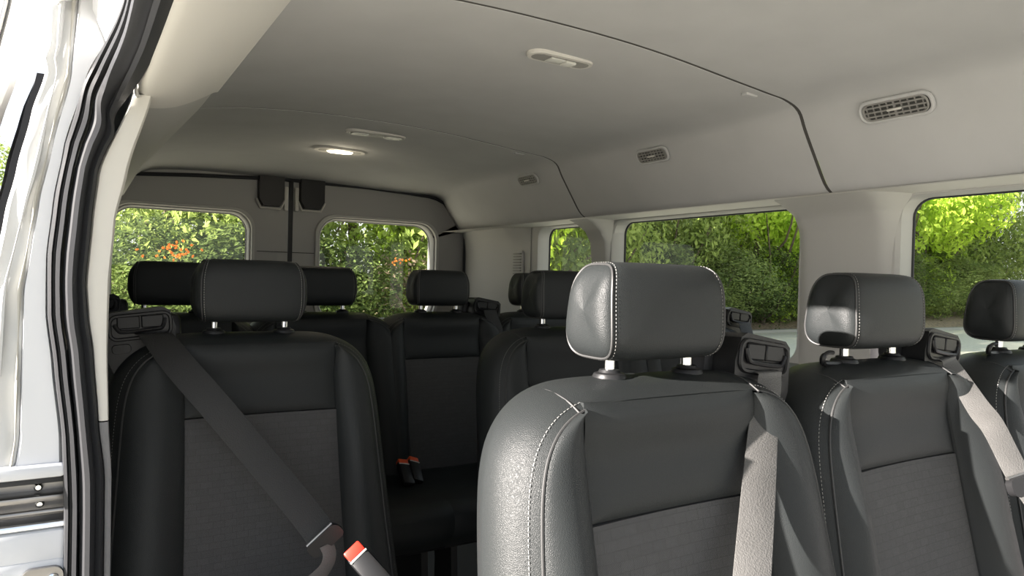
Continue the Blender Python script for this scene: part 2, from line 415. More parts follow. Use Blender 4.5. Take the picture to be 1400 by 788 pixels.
# ---- left side: header over the door, pillar, quarter wall
hd = link('trim_8', None, None, kind='structure', loc=(0, 0, 0))
def header(y0f, y1f, prof, m, nm):
    bm = bmesh.new(); P = sm([Vector((a, 0, b)) for a, b in prof], 4); n = len(P)
    def f(i, j):
        k = round(i * (n - 1)); s = i
        y = y0f(s) + (y1f(s) - y0f(s)) * j
        return (P[k].x - (0.055 * max(0, (y - 1.6) / 1.5) if s > .5 else 0), y, P[k].z)
    grid(bm, f, n, 14); return part(nm, bm, m, hd)
header(lambda s: -.30, lambda s: 1.115 + .385 * s, [(0.068, 1.275), (0.070, 1.256), (0.085, 1.250), (0.125, 1.265), (0.165, 1.292), (0.205, 1.325), (0.222, 1.345), (0.222, 1.40)], 'trim_light', 'header_cover')
header(lambda s: 1.08 + .35 * max(0, (s - .1) / .9), lambda s: 3.08, [(0.064, 1.26), (0.066, 1.246), (0.078, 1.248), (0.12, 1.266), (0.165, 1.297), (0.200, 1.328), (0.217, 1.350), (0.218, 1.40)], 'trim_grey', 'header_cover')
# structural steel above the header (outside face of the body over the door)
bm = bmesh.new(); P = [(.012, 1.50), (.012, 1.36), (.030, 1.315), (0.050, 1.304), (0.075, 1.300), (0.20, 1.42), (0.20, 1.50)]
prism(bm, P, lambda p: (p[0], -.30, p[1]), lambda p: (p[0], 1.155, p[1])); struct('trim_9', bm, 'white_paint')

# curves at the C-pillar, as (z, x)
def curve(tab):
    T = sorted(tab)
    def f(z):
        if z <= T[0][0]: return T[0][1]
        if z >= T[-1][0]: return T[-1][1] + (z - T[-1][0]) * (T[-1][1] - T[-2][1]) / (T[-1][0] - T[-2][0])
        for (a, b), (c, d) in zip(T, T[1:]):
            if a <= z <= c:
                t = (z - a) / (c - a); t = t * t * (3 - 2 * t) * .35 + t * .65
                return b + (d - b) * t
    return f
gL = curve([(1.60, .19), (1.385, .069), (1.27, .008), (1.166, -.018), (1.09, -.029), (1.016, -.0355), (.936, -.0345), (.866, -.026), (.765, -.015), (.66, -.011), (.55, -.011), (0.2, -.011), (-.1, -.011)])
gR = curve([(1.60, .235), (1.403, .146), (1.282, .080), (1.246, .062), (1.135, .022), (1.069, .016), (.979, .010), (.93, .0135), (.885, .020), (.786, .028), (.708, .037), (.562, .038), (0.2, .038), (-.1, .038)])
cR = curve([(1.26, .090), (1.256, .089), (1.139, .059), (1.07, .045), (.979, .039), (.884, .038), (.785, .041), (.707, .046), (.562, .047), (0, .047)])
bO = curve([(1.60, -.012), (1.36, -.040), (1.305, -.040), (1.285, -.047), (1.268, -.042), (1.21, -.057), (1.13, -.073), (1.07, -.085), (.97, -.100), (.8, -.122), (.55, -.13), (0, -.13)])
ZS = [0.0 + k * (1.26 / 90) for k in range(91)]
# door seal: ridged rubber profile
prof = [(0.0, .004), (.04, -.012), (.11, -.014), (.15, -.004), (.19, -.004), (.22, -.016), (.32, -.018), (.36, -.006), (.39, -.006), (.43, -.015), (.52, -.023), (.64, -.025), (.74, -.019), (.79, -.008), (.83, -.009), (.90, -.016), (.97, -.012), (1.0, .004)]
sl = link('trim_10', None, None, kind='structure', loc=(0, 0, 0))
zl = [0.0 + k * 1.17 / 70 for k in range(71)]
LC = [Vector((gL(z), 1.15, z)) for z in zl]; RC = [Vector((gR(z), 1.15, z)) for z in zl]; NC = [Vector((0, -1, 0))] * 71
lt = sm([LC[-1], (gL(1.21), 1.149, 1.21), (.003, 1.144, 1.252), (.020, 1.122, 1.284), (.036, 1.06, 1.303), (.047, .95, 1.308), (.050, .80, 1.308), (.050, .3, 1.308), (.050, -.3, 1.308)], 6)
rtp = sm([RC[-1], (gR(1.19), 1.150, 1.19), (.041, 1.147, 1.214), (.052, 1.132, 1.236), (.062, 1.08, 1.248), (.069, .97, 1.252), (.072, .80, 1.252), (.072, .3, 1.252), (.072, -.3, 1.252)], 6)
nt_ = sm([(0, -1, 0), (0, -1, 0), (-.15, -.95, -.1), (-.45, -.75, -.3), (-.75, -.45, -.4), (-.87, -.1, -.46), (-.87, 0, -.49), (-.87, 0, -.49), (-.87, 0, -.49)], 6)
LC += lt[1:]; RC += rtp[1:]; NC += [v.normalized() for v in nt_[1:]]
for (a, b, m, nm) in ((0, 5, 'rubber', 'seal_lip'), (4, 8, 'rubber', 'seal_lip'), (8, 14, 'rubber', 'seal_bulb'), (13, 18, 'rubber', 'seal_lip')):
    pr = prof[a:b]; bm = bmesh.new(); nn_ = len(LC)
    def f(i, j):
        k = round(i * (nn_ - 1)); s_, dy = pr[round(j * (len(pr) - 1))]
        return LC[k] + (RC[k] - LC[k]) * s_ - NC[k] * dy
    grid(bm, f, nn_, len(pr)); part(nm, bm, m, sl)
# pillar trims
def pil(z0, z1, m, nm, fa, fb, y=1.152, dep=.03, prot=.006):
    bm = bmesh.new(); n = 40
    pr = [(0, 0.0), (.08, -prot), (.5, -prot * 1.3), (.9, -prot), (1.0, 0.0), (1.0, dep)]
    def f(i, j):
        z = z0 + (z1 - z0) * i; s, dy = pr[round(j * 5)]
        return (fa(z) + (fb(z) - fa(z)) * s, y + dy, z)
    grid(bm, f, n, 6); return struct(nm, bm, m)
pil(0.786, 1.250, 'trim_light', 'trim_11', gR, cR, dep=.06)
pil(0.0, 0.784, 'trim_lower', 'trim_12', gR, cR, dep=.06)
# quarter wall behind the pillar (interior), with one tinted window
bm = bmesh.new()
JQ = hole_cell(bm, 1.2, 3.06, 0.70, 1.25, (2.2, 1.02, 1.1, 0.36, 0.05), lambda y, z: (0.012, y, z), (-.06, 0, 0))
quad(bm, [(0.012, 1.2, 0), (0.012, 3.06, 0), (0.012, 3.06, .70), (0.012, 1.2, .70)])
struct('wall_left', bm, 'trim_grey')
bm = bmesh.new(); pane(bm, JQ); struct('window_6', bm, 'tinted_glass')
# white body jamb facing the opening
body = link('trim_13', None, None, kind='structure', loc=(0, 0, 0))
split = curve([(1.60, .045), (1.367, -.006), (1.266, -.012), (1.165, -.032), (1.09, -.046), (1.025, -.054), (.966, -.062), (.77, -.064), (.73, -.068), (.71, -.080), (0, -.080)])
def strip(bm, fa, fb, y, zs, prof):
    n = len(zs); grid(bm, lambda i, j: ((fa(zs[round(i * (n - 1))]) + (fb(zs[round(i * (n - 1))]) - fa(zs[round(i * (n - 1))])) * prof[round(j * (len(prof) - 1))][0]), y + prof[round(j * (len(prof) - 1))][1], zs[round(i * (n - 1))]), n, len(prof))
zz = [.716 + k * .0098 for k in range(91)]
bm = bmesh.new(); strip(bm, split, gL, 1.155, zz, [(0, .008), (.04, .002), (.07, 0), (.10, 0), (.5, 0), (.90, 0), (.93, 0), (1.0, .006)]); part('jamb_panel', bm, 'white_paint', body)
bm = bmesh.new()
def fs(i, j):
    z = zz[round(i * 90)]; a = bO(z); b = split(z); s = j
    x = a + (b - a) * s
    y = 1.160 + 0.0012 * math.sin(s * 9 + 2 * math.sin(z * 23)) * (1 if .1 < s < .9 else .2) + 0.0018 * noise.noise(Vector((x * 60, z * 22, 0)))
    if s < .12: y += .012 * (1 - s / .12)
    return (x, y, z)
grid(bm, fs, 91, 22); part('jamb_panel', bm, 'sealed_paint', body)
# sealant bead and hem ridge
bm = bmesh.new(); tube(bm, [(split(z) - .004, 1.156 + .001 * math.sin(z * 60), z) for z in zz[:84]], [.0018 + .0009 * math.sin(z * 47) for z in zz[:84]], 6); part('sealant_bead', bm, 'sealant', body)
bm = bmesh.new(); tube(bm, [(split(z) * .55 + bO(z) * .45 + .003 * math.sin(z * 18), 1.154, z) for z in zz[14:80]], [.0022 + .0013 * math.sin(z * 29) for z in zz[14:80]], 6); part('sealant_bead', bm, 'sealed_paint', body)
# lower jamb: step, below the rail
bm = bmesh.new()
lo = [(.716, 0.0), (.728, -.004), (.735, -.012), (.716, -.016)]
box(bm, (-.16, 1.142, .713), (gL(.72) + .004, 1.165, .731), .006); part('jamb_step', bm, 'white_paint', body)
bm = bmesh.new(); box(bm, (-.16, 1.150, .575), (gL(.6) + .004, 1.18, .640), .008); part('jamb_step', bm, 'white_paint', body)
bm = bmesh.new(); box(bm, (-.16, 1.146, -.1), (gL(.6) + .004, 1.18, .602), .010); part('jamb_panel', bm, 'white_paint', body)
# body outside skin going rearward
bm = bmesh.new(); grid(bm, lambda i, j: (bO(1.55 * i) + .004, 1.17 + 2.0 * j, 1.55 * i), 40, 3); part('side_panel', bm, 'white_paint', body)
bm = bmesh.new(); grid(bm, lambda i, j: (1.79 - .0 + (-.10) * max(0, (i - .5) / .5) ** 2, -.3 + 3.5 * j, (0.0 if i == 0 else 0) + .76 * i), 10, 3); part('side_panel', bm, 'white_paint', body)
bm = bmesh.new(); grid(bm, lambda i, j: (bO(1.03 + .24 * i) - .010 - .004 * math.sin(PI * i), 1.19 + .9 * j, 1.03 + .24 * i), 16, 2)
grid(bm, lambda i, j: (bO(1.03 + .24 * i) - .010 + .014 * j, 1.19, 1.03 + .24 * i), 16, 2); part('quarter_window', bm, 'gloss_black', body)
# sliding-door rail
rail = link('trim_14', None, None, kind='structure', loc=(0, 0, 0))
bm = bmesh.new(); box(bm, (-.16, 1.195, .636), (-.008, 1.205, .720)); part('rail_back', bm, 'rail_metal', rail)
bm = bmesh.new(); box(bm, (-.16, 1.160, .702), (-.008, 1.20, .712), .003); part('rail_flange', bm, 'rubber', rail)
bm = bmesh.new(); box(bm, (-.16, 1.165, .676), (-.008, 1.20, .684), .002); part('rail_flange', bm, 'rail_metal', rail)
bm = bmesh.new(); tube(bm, [(-.16, 1.158, .645), (-.008, 1.158, .645)], .005, 10); part('rail_flange', bm, 'chrome', rail)
bm = bmesh.new(); tube(bm, [(-.16, 1.172, .660), (-.008, 1.172, .660)], .004, 10); part('rail_flange', bm, 'rail_metal', rail)
for x, z in ((-.042, .692), (-.04, .668)):
    bm = bmesh.new(); lathe(bm, [(.0055, -.004), (.006, 0), (.0035, .004)], (0, 0, 0), 8)
    bmesh.ops.rotate(bm, verts=bm.verts, cent=(0, 0, 0), matrix=Matrix.Rotation(PI / 2, 3, 'X'))
    bmesh.ops.translate(bm, verts=bm.verts, vec=(x, 1.185, z)); part('bolt', bm, 'chrome', rail)
# striker bracket low on the jamb
sb = thing('door_striker', 'dark metal door striker plate with a screw low on the white door jamb', 'striker', (-.034, 1.138, .585))
bm = bmesh.new(); prism(bm, rrect(0, -.01, .048, .035, .012), lambda p: (p[0], .0, p[1]), lambda p: (p[0], .008, p[1])); bevel_all(bm, .0015, 1); part('plate', bm, 'rail_metal', sb)
bm = bmesh.new(); lathe(bm, [(.006, -.003), (.007, 0), (.004, .003)], (0, 0, 0), 10)
bmesh.ops.rotate(bm, verts=bm.verts, cent=(0, 0, 0), matrix=Matrix.Rotation(PI / 2, 3, 'X')); bmesh.ops.translate(bm, verts=bm.verts, vec=(.012, -.002, -.008)); part('screw', bm, 'chrome', sb)
# opened sliding door, outside
dc = curve([(1.60, -.030), (1.405, -.061), (1.30, -.079), (1.20, -.104), (1.07, -.135), (.8, -.19), (.3, -.21), (-.3, -.21)])
sd = link('door_3', None, None, kind='structure', loc=(0, 0, 0))
zd = [-.3 + 1.88 * k / 60 for k in range(61)]
bm = bmesh.new()
pr = [(-.42, .9), (0.0, .012), (-.006, 0.0), (-.026, -.004), (-.030, .010), (-.45, .9)]
grid(bm, lambda i, j: (dc(zd[round(i * 60)]) + pr[round(j * 5)][0], 1.30 + pr[round(j * 5)][1], zd[round(i * 60)]), 61, 6); part('door_frame', bm, 'trim_light', sd)
bm = bmesh.new()
pr2 = [(-.032, .02), (-.034, .004), (-.075, .002), (-.08, .012), (-.50, .9)]
grid(bm, lambda i, j: (dc(zd[round(i * 60)]) + pr2[round(j * 4)][0], 1.30 + pr2[round(j * 4)][1], zd[round(i * 60)]), 61, 5); part('door_skin', bm, 'white_paint', sd)
bm = bmesh.new(); tube(bm, [(dc(z) - .034, 1.301, z) for z in zd[40:]], .0018, 6); part('door_seam', bm, 'sealant', sd)
# ---- floor
bm = bmesh.new(); box(bm, (-.02, -.6, -.06), (1.70, 3.06, -0.009)); struct('floor', bm, 'carpet')
bm = bmesh.new(); box(bm, (-.05, -.6, -.30), (1.76, 3.10, -.062)); struct('trim_15', bm, 'white_paint')

# ================================================================ SEATS
def yf(z): return -0.064 - 0.215 * (0.86 - z)
OUT_R = [(0, .880), (.10, .879), (.145, .873), (.174, .859), (.194, .836), (.206, .805), (.213, .76), (.219, .68), (.227, .56), (.240, .40)]
half = sm([Vector((a, 0, b)) for a, b in OUT_R], 4)
OUTL = [Vector((-p.x, 0, p.z)) for p in reversed(half[1:])] + half
def hw(z):
    pts = half
    for a, b in zip(pts, pts[1:]):
        if b.z <= z <= a.z and a.z != b.z:
            t = (a.z - z) / (a.z - b.z); return a.x + (b.x - a.x) * t
    return half[-1].x if z < .5 else 0.15
WIDE, NARROW = .146, .120
def xs_in(z, s, w=WIDE): # seam between centre and bolster
    return s * (w + .012 * (.88 - z) - .003 * math.sin((z - .4) * 6))
MC = {}
def cached(key, build, m, smooth=True):
    if key not in MC:
        bm = bmesh.new(); build(bm); MC[key] = mesh_of(key, bm, m, smooth)
    return MC[key]
def samp(n):  # samples dense at both ends
    t = [0, .012, .035, .07, .12] + [.12 + .76 * k / n for k in range(1, n)] + [.88, .93, .965, .988, 1]
    return t
def puffe(s, p=8): return 1 - abs(2 * s - 1) ** p
def pillow(bm, L, Rr, zb, zt, base, puff, skirt=.03, n=8, m=10, ea=6, eb=6):
    S = samp(n); T = samp(m)
    def pt(s, t, back=0):
        # z depends on t and x
        zmid = zb + (zt - zb) * t
        x = L(zmid) * (1 - s) + Rr(zmid) * s
        y = base(x, zmid, s) - puff * min(puffe(s, ea), puffe(t, eb)) + back
        return (x, y, zmid)
    V = [[bm.verts.new(pt(s, t)) for t in T] for s in S]
    for i in range(len(S) - 1):
        for j in range(len(T) - 1): bm.faces.new((V[i][j], V[i + 1][j], V[i + 1][j + 1], V[i][j + 1]))
    border = [V[i][0] for i in range(len(S))] + [V[-1][j] for j in range(1, len(T))] + [V[i][-1] for i in range(len(S) - 2, -1, -1)] + [V[0][j] for j in range(len(T) - 2, 0, -1)]
    bb = [bm.verts.new((v.co.x, v.co.y + skirt, v.co.z)) for v in border]
    for k in range(len(border)):
        k2 = (k + 1) % len(border); bm.faces.new((border[k], border[k2], bb[k2], bb[k]))
def ctr_base(x, z, s):
    t = min(1, max(0, (z - .81) / .06)); t = t * t * (3 - 2 * t)
    return yf(z) + (0.012 + 0.008 * (1 - abs(x / .15) ** 2) * (1 if z < .754 else .6) - (0.0 if z > .754 else 0.003)) * (1 - t) + .002 * t
SEAMZ = .754
def b_upper(wl_, wr_): return lambda bm: pillow(bm, lambda z: xs_in(z, -1, wl_), lambda z: xs_in(z, 1, wr_), SEAMZ + .001, .880, ctr_base, .007)
def b_lower(wl_, wr_): return lambda bm: pillow(bm, lambda z: xs_in(z, -1, wl_), lambda z: xs_in(z, 1, wr_), .40, SEAMZ - .001, ctr_base, .006)
def b_bolster(sg, w):
    def b(bm):
        S = samp(10); T = [0] + [k / 22 for k in range(1, 22)] + [1.0]
        # map: s=0 inner seam, s=1 outer outline ; t runs along the height following the shoulder
        zi = lambda t: .40 + (.879 - .40) * t
        n = len(half) - 1
        # outer path from bottom (index n) to near the top at seam
        kt = next(i for i, p in enumerate(half) if p.x >= w + .0005)
        outer = half[kt:][::-1]
        def outp(t):
            q = t * (len(outer) - 1); a = int(min(q, len(outer) - 2)); return outer[a].lerp(outer[a + 1], q - a)
        V = []
        for s in S:
            row = []
            for t in T:
                tt = t
                # outer param redistributed so low part is even in z
                o = outp(tt); zin = .40 + (.875 - .40) * ((o.z - .40) / (outer[-1].z - .40))
                xi = xs_in(zin, 1, w)
                x = xi + (o.x - xi) * s; z = zin + (o.z - zin) * s
                e = puffe(s, 7)
                low = min(1, max(0, (.82 - z) / .12))
                y = yf(z) + 0.010 * (1 - s) ** 2 - .005 * e - .020 * math.sin(PI * min(1, s * 1.02) ** .9) * (.35 + .65 * low)
                row.append(bm.verts.new((sg * x, y, z)))
            V.append(row)
        for i in range(len(S) - 1):
            for j in range(len(T) - 1):
                try: bm.faces.new((V[i][j], V[i + 1][j], V[i + 1][j + 1], V[i][j + 1]))
                except ValueError: pass
        A = V[0]; B = [bm.verts.new((v.co.x, v.co.y + .03, v.co.z)) for v in A]
        for j in range(len(A) - 1): bm.faces.new((A[j], A[j + 1], B[j + 1], B[j]))
        A = V[-1]; B = [bm.verts.new((v.co.x - sg * .004, v.co.y + .02, v.co.z)) for v in A]
        for j in range(len(A) - 1): bm.faces.new((A[j], A[j + 1], B[j + 1], B[j]))
    return b
def b_shell(bm):
    # side band + back, lofted over the outline
    n = len(OUTL)
    cols = [(0.0, .000, .000), (.0, .004, .006), (.0, .011, .020), (0, .016, .042), (0, .017, .070), (0, .013, .094), (0, .002, .110), (0, -.03, .118)]
    nr = []
    for k, p in enumerate(OUTL):
        a = OUTL[max(k - 1, 0)]; b = OUTL[min(k + 1, n - 1)]; t = (b - a).normalized()
        nr.append(Vector((-t.z, 0, t.x)) if True else None)
    V = []
    for k, p in enumerate(OUTL):
        row = []
        for (_, o, d) in cols:
            nn = nr[k]
            q = p + nn * o * (1 + .6 * abs(nn.x) ** 3)
            row.append(bm.verts.new((q.x, yf(p.z) + d + .001, q.z)))
        V.append(row)
    for i in range(n - 1):
        for j in range(len(cols) - 1): bm.faces.new((V[i][j], V[i + 1][j], V[i + 1][j + 1], V[i][j + 1]))
    # back closure
    c = [bm.verts.new((0, yf(OUTL[k].z) + .120, OUTL[k].z * .98)) for k, v in enumerate([r[-1] for r in V])]
    for i in range(n - 1):
        try: bm.faces.new((V[i][-1], V[i + 1][-1], c[i + 1], c[i]))
        except ValueError: pass
def side_pts(sg, w): return [Vector((sg * p.x, 0, p.z)) for p in half if p.x >= w - .004]
def b_piping(sg, w): return lambda bm: tube(bm, [(p.x, yf(p.z) - .0004, p.z) for p in side_pts(sg, w)], .0016, 6)
def dashes(bm, pts, step, ln, w, h, nrm):
    # walk polyline
    acc = 0; P = [Vector(p) for p in pts]
    for a, b in zip(P, P[1:]):
        L = (b - a).length
        if L < 1e-6: continue
        t = (b - a) / L; side = t.cross(nrm(a)).normalized(); up = nrm(a)
        s = -acc
        while s < L:
            if s >= 0:
                c = a + t * s
                vs = [bm.verts.new(c + t * dx * ln / 2 + side * dy * w / 2 + up * h * (1 if (dx, dy) != (9, 9) else 1)) for dx, dy in ((-1, -1), (1, -1), (1, 1), (-1, 1))]
                mid = bm.verts.new(c + up * (h + w * .6))
                for q in range(4): bm.faces.new((vs[q], vs[(q + 1) % 4], mid))
            s += step
        acc = (L - s) * -1 if s > L else 0
        acc = (acc if acc >= 0 else 0); acc = step - (s - L) if s > L else 0
def b_stitch(sg, w):
    def b(bm):
        Q = side_pts(sg, w); P = []; n = len(Q)
        for k, p in enumerate(Q):
            a_ = Q[max(k - 1, 0)]; b_ = Q[min(k + 1, n - 1)]; t = (b_ - a_).normalized(); nn = Vector((-t.z, 0, t.x)) * sg
            q = p + nn * (.0062 * (1 + .6 * abs(nn.x) ** 3)); P.append(Vector((q.x, yf(p.z) + .0095, q.z)))
        dashes(bm, P, .0052, .0030, .0008, .0003, lambda v: Vector((v.x, -.08, max(0, v.z - .8) * 2)).normalized())
    return b
def b_topseam(sg, w):
    def b(bm):
        k = next(i for i, p in enumerate(half) if p.x >= w); p = half[k]; a_, c_ = half[k - 1], half[k + 1]; t = (c_ - a_).normalized(); nn = Vector((-t.z, 0, t.x)); nn = nn if nn.z > 0 else -nn
        P = [p + nn * o for o, d in ((0, 0), (.004, .006), (.011, .020), (.016, .042), (.017, .070), (.013, .094))]
        D = [-.001, .006, .020, .042, .070, .094]
        tube(bm, sm([(sg * (q.x - .001 * i), yf(p.z) + d, q.z - .0002) for i, (q, d) in enumerate(zip(P, D))], 3), .0013, 6)
    return b
def b_cushion(bm):
    S = samp(10)
    def f(i, j):
        # i: across, j around profile in y-z
        x = -.225 + .45 * i
        pr = [(-.13, .33), (-.13, .425), (-.20, .435), (-.32, .437), (-.44, .445), (-.50, .440), (-.528, .415), (-.53, .37), (-.50, .33)]
        P = sm([Vector((0, a, b)) for a, b in pr], 3); k = round(j * (len(P) - 1)); p = P[k]
        e = 1 - abs(2 * i - 1) ** 8
        cc = Vector((0, -.33, .375)); q = cc + (p - cc) * (.90 + .10 * e)
        dip = -.008 * math.cos(PI * (2 * i - 1) / 2) if p.z > .42 else 0
        return (x, q.y, q.z + dip)
    V = grid(bm, f, 23, 25)
    bm.faces.new([v for v in V[0]]); bm.faces.new([v for v in V[-1]])
def b_cushbase(bm):
    box(bm, (-.20, -.48, .312), (.20, -.10, .345), .012)
def b_leg(bm):
    # arched side frame with an opening, in the y-z plane
    o = [(-.46, .0), (-.44, .0), (-.40, .02), (-.13, .02), (-.10, 0), (-.07, 0), (-.07, .03), (-.10, .28), (-.42, .28), (-.48, .04)]
    hole = rrect(-.26, .205, .17, .15, .04, 5)
    N = len(hole)
    out = []
    for a, b in hole:
        da, db = a + .26, b - .205
        sx = (.19 + .03 * (.205 - b) / .15) / abs(da) if abs(da) > 1e-6 else 9e9; sy = (.115 if db > 0 else .195) / abs(db) if abs(db) > 1e-6 else 9e9
        t = min(sx, sy); out.append((-.26 + da * t, .205 + db * t))
    for x0, x1 in ((-.009, .009),):
        A = [bm.verts.new((x0, a, b)) for a, b in hole]; B = [bm.verts.new((x0, a, b)) for a, b in out]
        C = [bm.verts.new((x1, a, b)) for a, b in hole]; D = [bm.verts.new((x1, a, b)) for a, b in out]
        for k in range(N):
            q = (k + 1) % N
            bm.faces.new((A[k], A[q], B[q], B[k])); bm.faces.new((C[k], D[k], D[q], C[q])); bm.faces.new((A[k], C[k], C[q], A[q])); bm.faces.new((B[k], B[q], D[q], D[k]))
def b_legclamp(bm): box(bm, (-.016, -.35, .112), (.016, -.19, .130), .004)
# headrest
HZ = .9655; HH = .0585
def hprof(n=44):
    out = []
    for k in range(n):
        a = 2 * PI * k / n; c, s = math.cos(a), math.sin(a); p = 2 / 3.6
        y = abs(c) ** p * (1 if c > 0 else -1); z = abs(s) ** p * (1 if s > 0 else -1)
        dep = (.043 - .009 * z) if y > 0 else .040 - .003 * z
        out.append((y * dep + (.004 if y > 0 else 0), z * HH))
    return out
HP = hprof()
def hhw(z):
    t = z / HH
    return .0905 - .011 * max(0, t) ** 3 - .006 * max(0, -t) ** 3
def hpt(s, y, z, sc):
    return (s * hhw(z), y * sc + .003, HZ + z * sc)
def b_head(bm):
    n = len(HP); S = [-1, -.97, -.9, -.75, -.5, -.25, 0, .25, .5, .75, .9, .97, 1]
    scs = {1: .93, .97: .965, .9: .985, .75: .997}
    def f(i, j):
        s = S[round(i * (len(S) - 1))]; y, z = HP[round(j * n) % n]; sc_ = scs.get(abs(s), 1.0)
        cr_ = -.0035 * (1 - s * s) if y < 0 else 0
        return Vector(hpt(s * .985, y, z, sc_)) + Vector((0, cr_, 0))
    V = grid(bm, f, len(S), n, cv=True); bm.faces.new(V[0]); bm.faces.new(V[-1])
def b_headside(sg):
    def b(bm):
        n = len(HP); rs = [(.935, 0.0)] + [(.935 * q, .0125 * (1 - q ** 5) ** .8) for q in (.985, .96, .92, .86, .78, .68, .56, .44, .32, .2, .1, .03)]
        def f(i, j):
            r, o = rs[round(i * (len(rs) - 1))]; y, z = HP[round(j * n) % n]
            p = Vector(hpt(sg, y, z, .93)); c = Vector((sg * .088, .006, HZ))
            q = c + (p - c) * (r / .935); q.x = p.x * (r / .935) + c.x * (1 - r / .935)
            return q + Vector((sg * o, 0, 0))
        V = grid(bm, f, len(rs), n, cv=True); bm.faces.new(V[-1])
    return b
def b_headpipe(sg): return lambda bm: tube(bm, [Vector(hpt(sg, y, z, .945)) + Vector((sg * .0005, 0, 0)) for y, z in HP], .0015, 6, closed=True)
def b_headstitch(sg):
    def b(bm):
        P = [Vector(hpt(sg * .955, y, z, .974)) for y, z in HP]; P.append(P[0])
        dashes(bm, P, .0044, .0026, .0008, .0006, lambda v: Vector((0, v.y - .003, v.z - HZ)).normalized())
    return b
def b_post(bm): tube(bm, [(0, 0, .870), (0, .001, .925)], .0066, 14)
def b_collar(bm): lathe(bm, [(.0185, .884), (.0200, .890), (.0205, .8965), (.0185, .9005), (.0135, .902), (.012, .905), (.008, .9055)], (0, 0, 0), 24)
# shoulder-belt guide tower
def b_guide(sg):
    def b(bm):
        lp = [(-.052, .915), (-.044, .946), (-.032, .9525), (.046, .9465), (.056, .938), (.058, .905), (.060, .878), (.045, .835), (-.020, .835), (-.038, .86), (-.050, .885)]
        lp = [(sg * a, b_) for a, b_ in lp]
        prism(bm, lp, lambda p: (p[0], -.045, p[1] - .006), lambda p: (p[0] * .95, .050, p[1] - .010)); bevel_all(bm, .005, 2, 20)
        box(bm, (min(-sg * .01, -sg * .075), -.010, .83) if False else (-.066 if sg > 0 else .0, -.006, .835), ((.0 if sg > 0 else .066), .045, .930), .012)
    return b
def b_guideframe(sg):
    def b(bm):
        lp = rrect(sg * .003, .9215, .094, .040, .012, 5)
        tube(bm, [(a, -.0465, b_ - .006 + (-.04 * sg * a)) for a, b_ in lp], .0032, 6, closed=True)
    return b
def b_guideslot(sg):
    def b(bm):
        lp = rrect(sg * .003, .919, .088, .034, .010, 5)
        prism(bm, lp, lambda p: (p[0], -.0458, p[1] - .004 - .04 * sg * p[0]), lambda p: (p[0], -.040, p[1] - .004 - .04 * sg * p[0]))
    return b
def b_guidelip(sg):
    def b(bm):
        pts = sm([(-.038, -.0475, .9265), (-.034, -.049, .913), (-.024, -.049, .9085), (.024, -.049, .9065), (.034, -.049, .910), (.040, -.0475, .920)], 4)
        tube(bm, [(sg * p.x + sg * .003, p.y, p.z) for p in pts], .0034, 8)
    return b
def b_guidedoor(sg):
    def b(bm):
        for dx in (-.0185, .0185):
            box(bm, (sg * .003 + dx - .0175, -.0485, .9115), (sg * .003 + dx + .0175, -.0455, .9335), .002, 1)
    return b
def b_guidebtn(sg):
    def b(bm):
        lp = rrect(0, 0, .030, .016, .006, 4)
        prism(bm, lp, lambda p: (sg * .034 + p[0], -.044, .878 + p[1]), lambda p: (sg * .034 + p[0] * .92, -.0495, .878 + p[1] * .9))
    return b
def b_hook(bm):
    tube(bm, sm([(-.072, -.004, .8925), (-.105, -.010, .8955), (-.132, -.014, .8975), (-.143, -.018, .902), (-.1435, -.020, .9095), (-.136, -.022, .9145), (-.127, -.024, .9145)], 5), [.0050] * 10 + [.0042] * 12 + [.0032] * 9, 8)
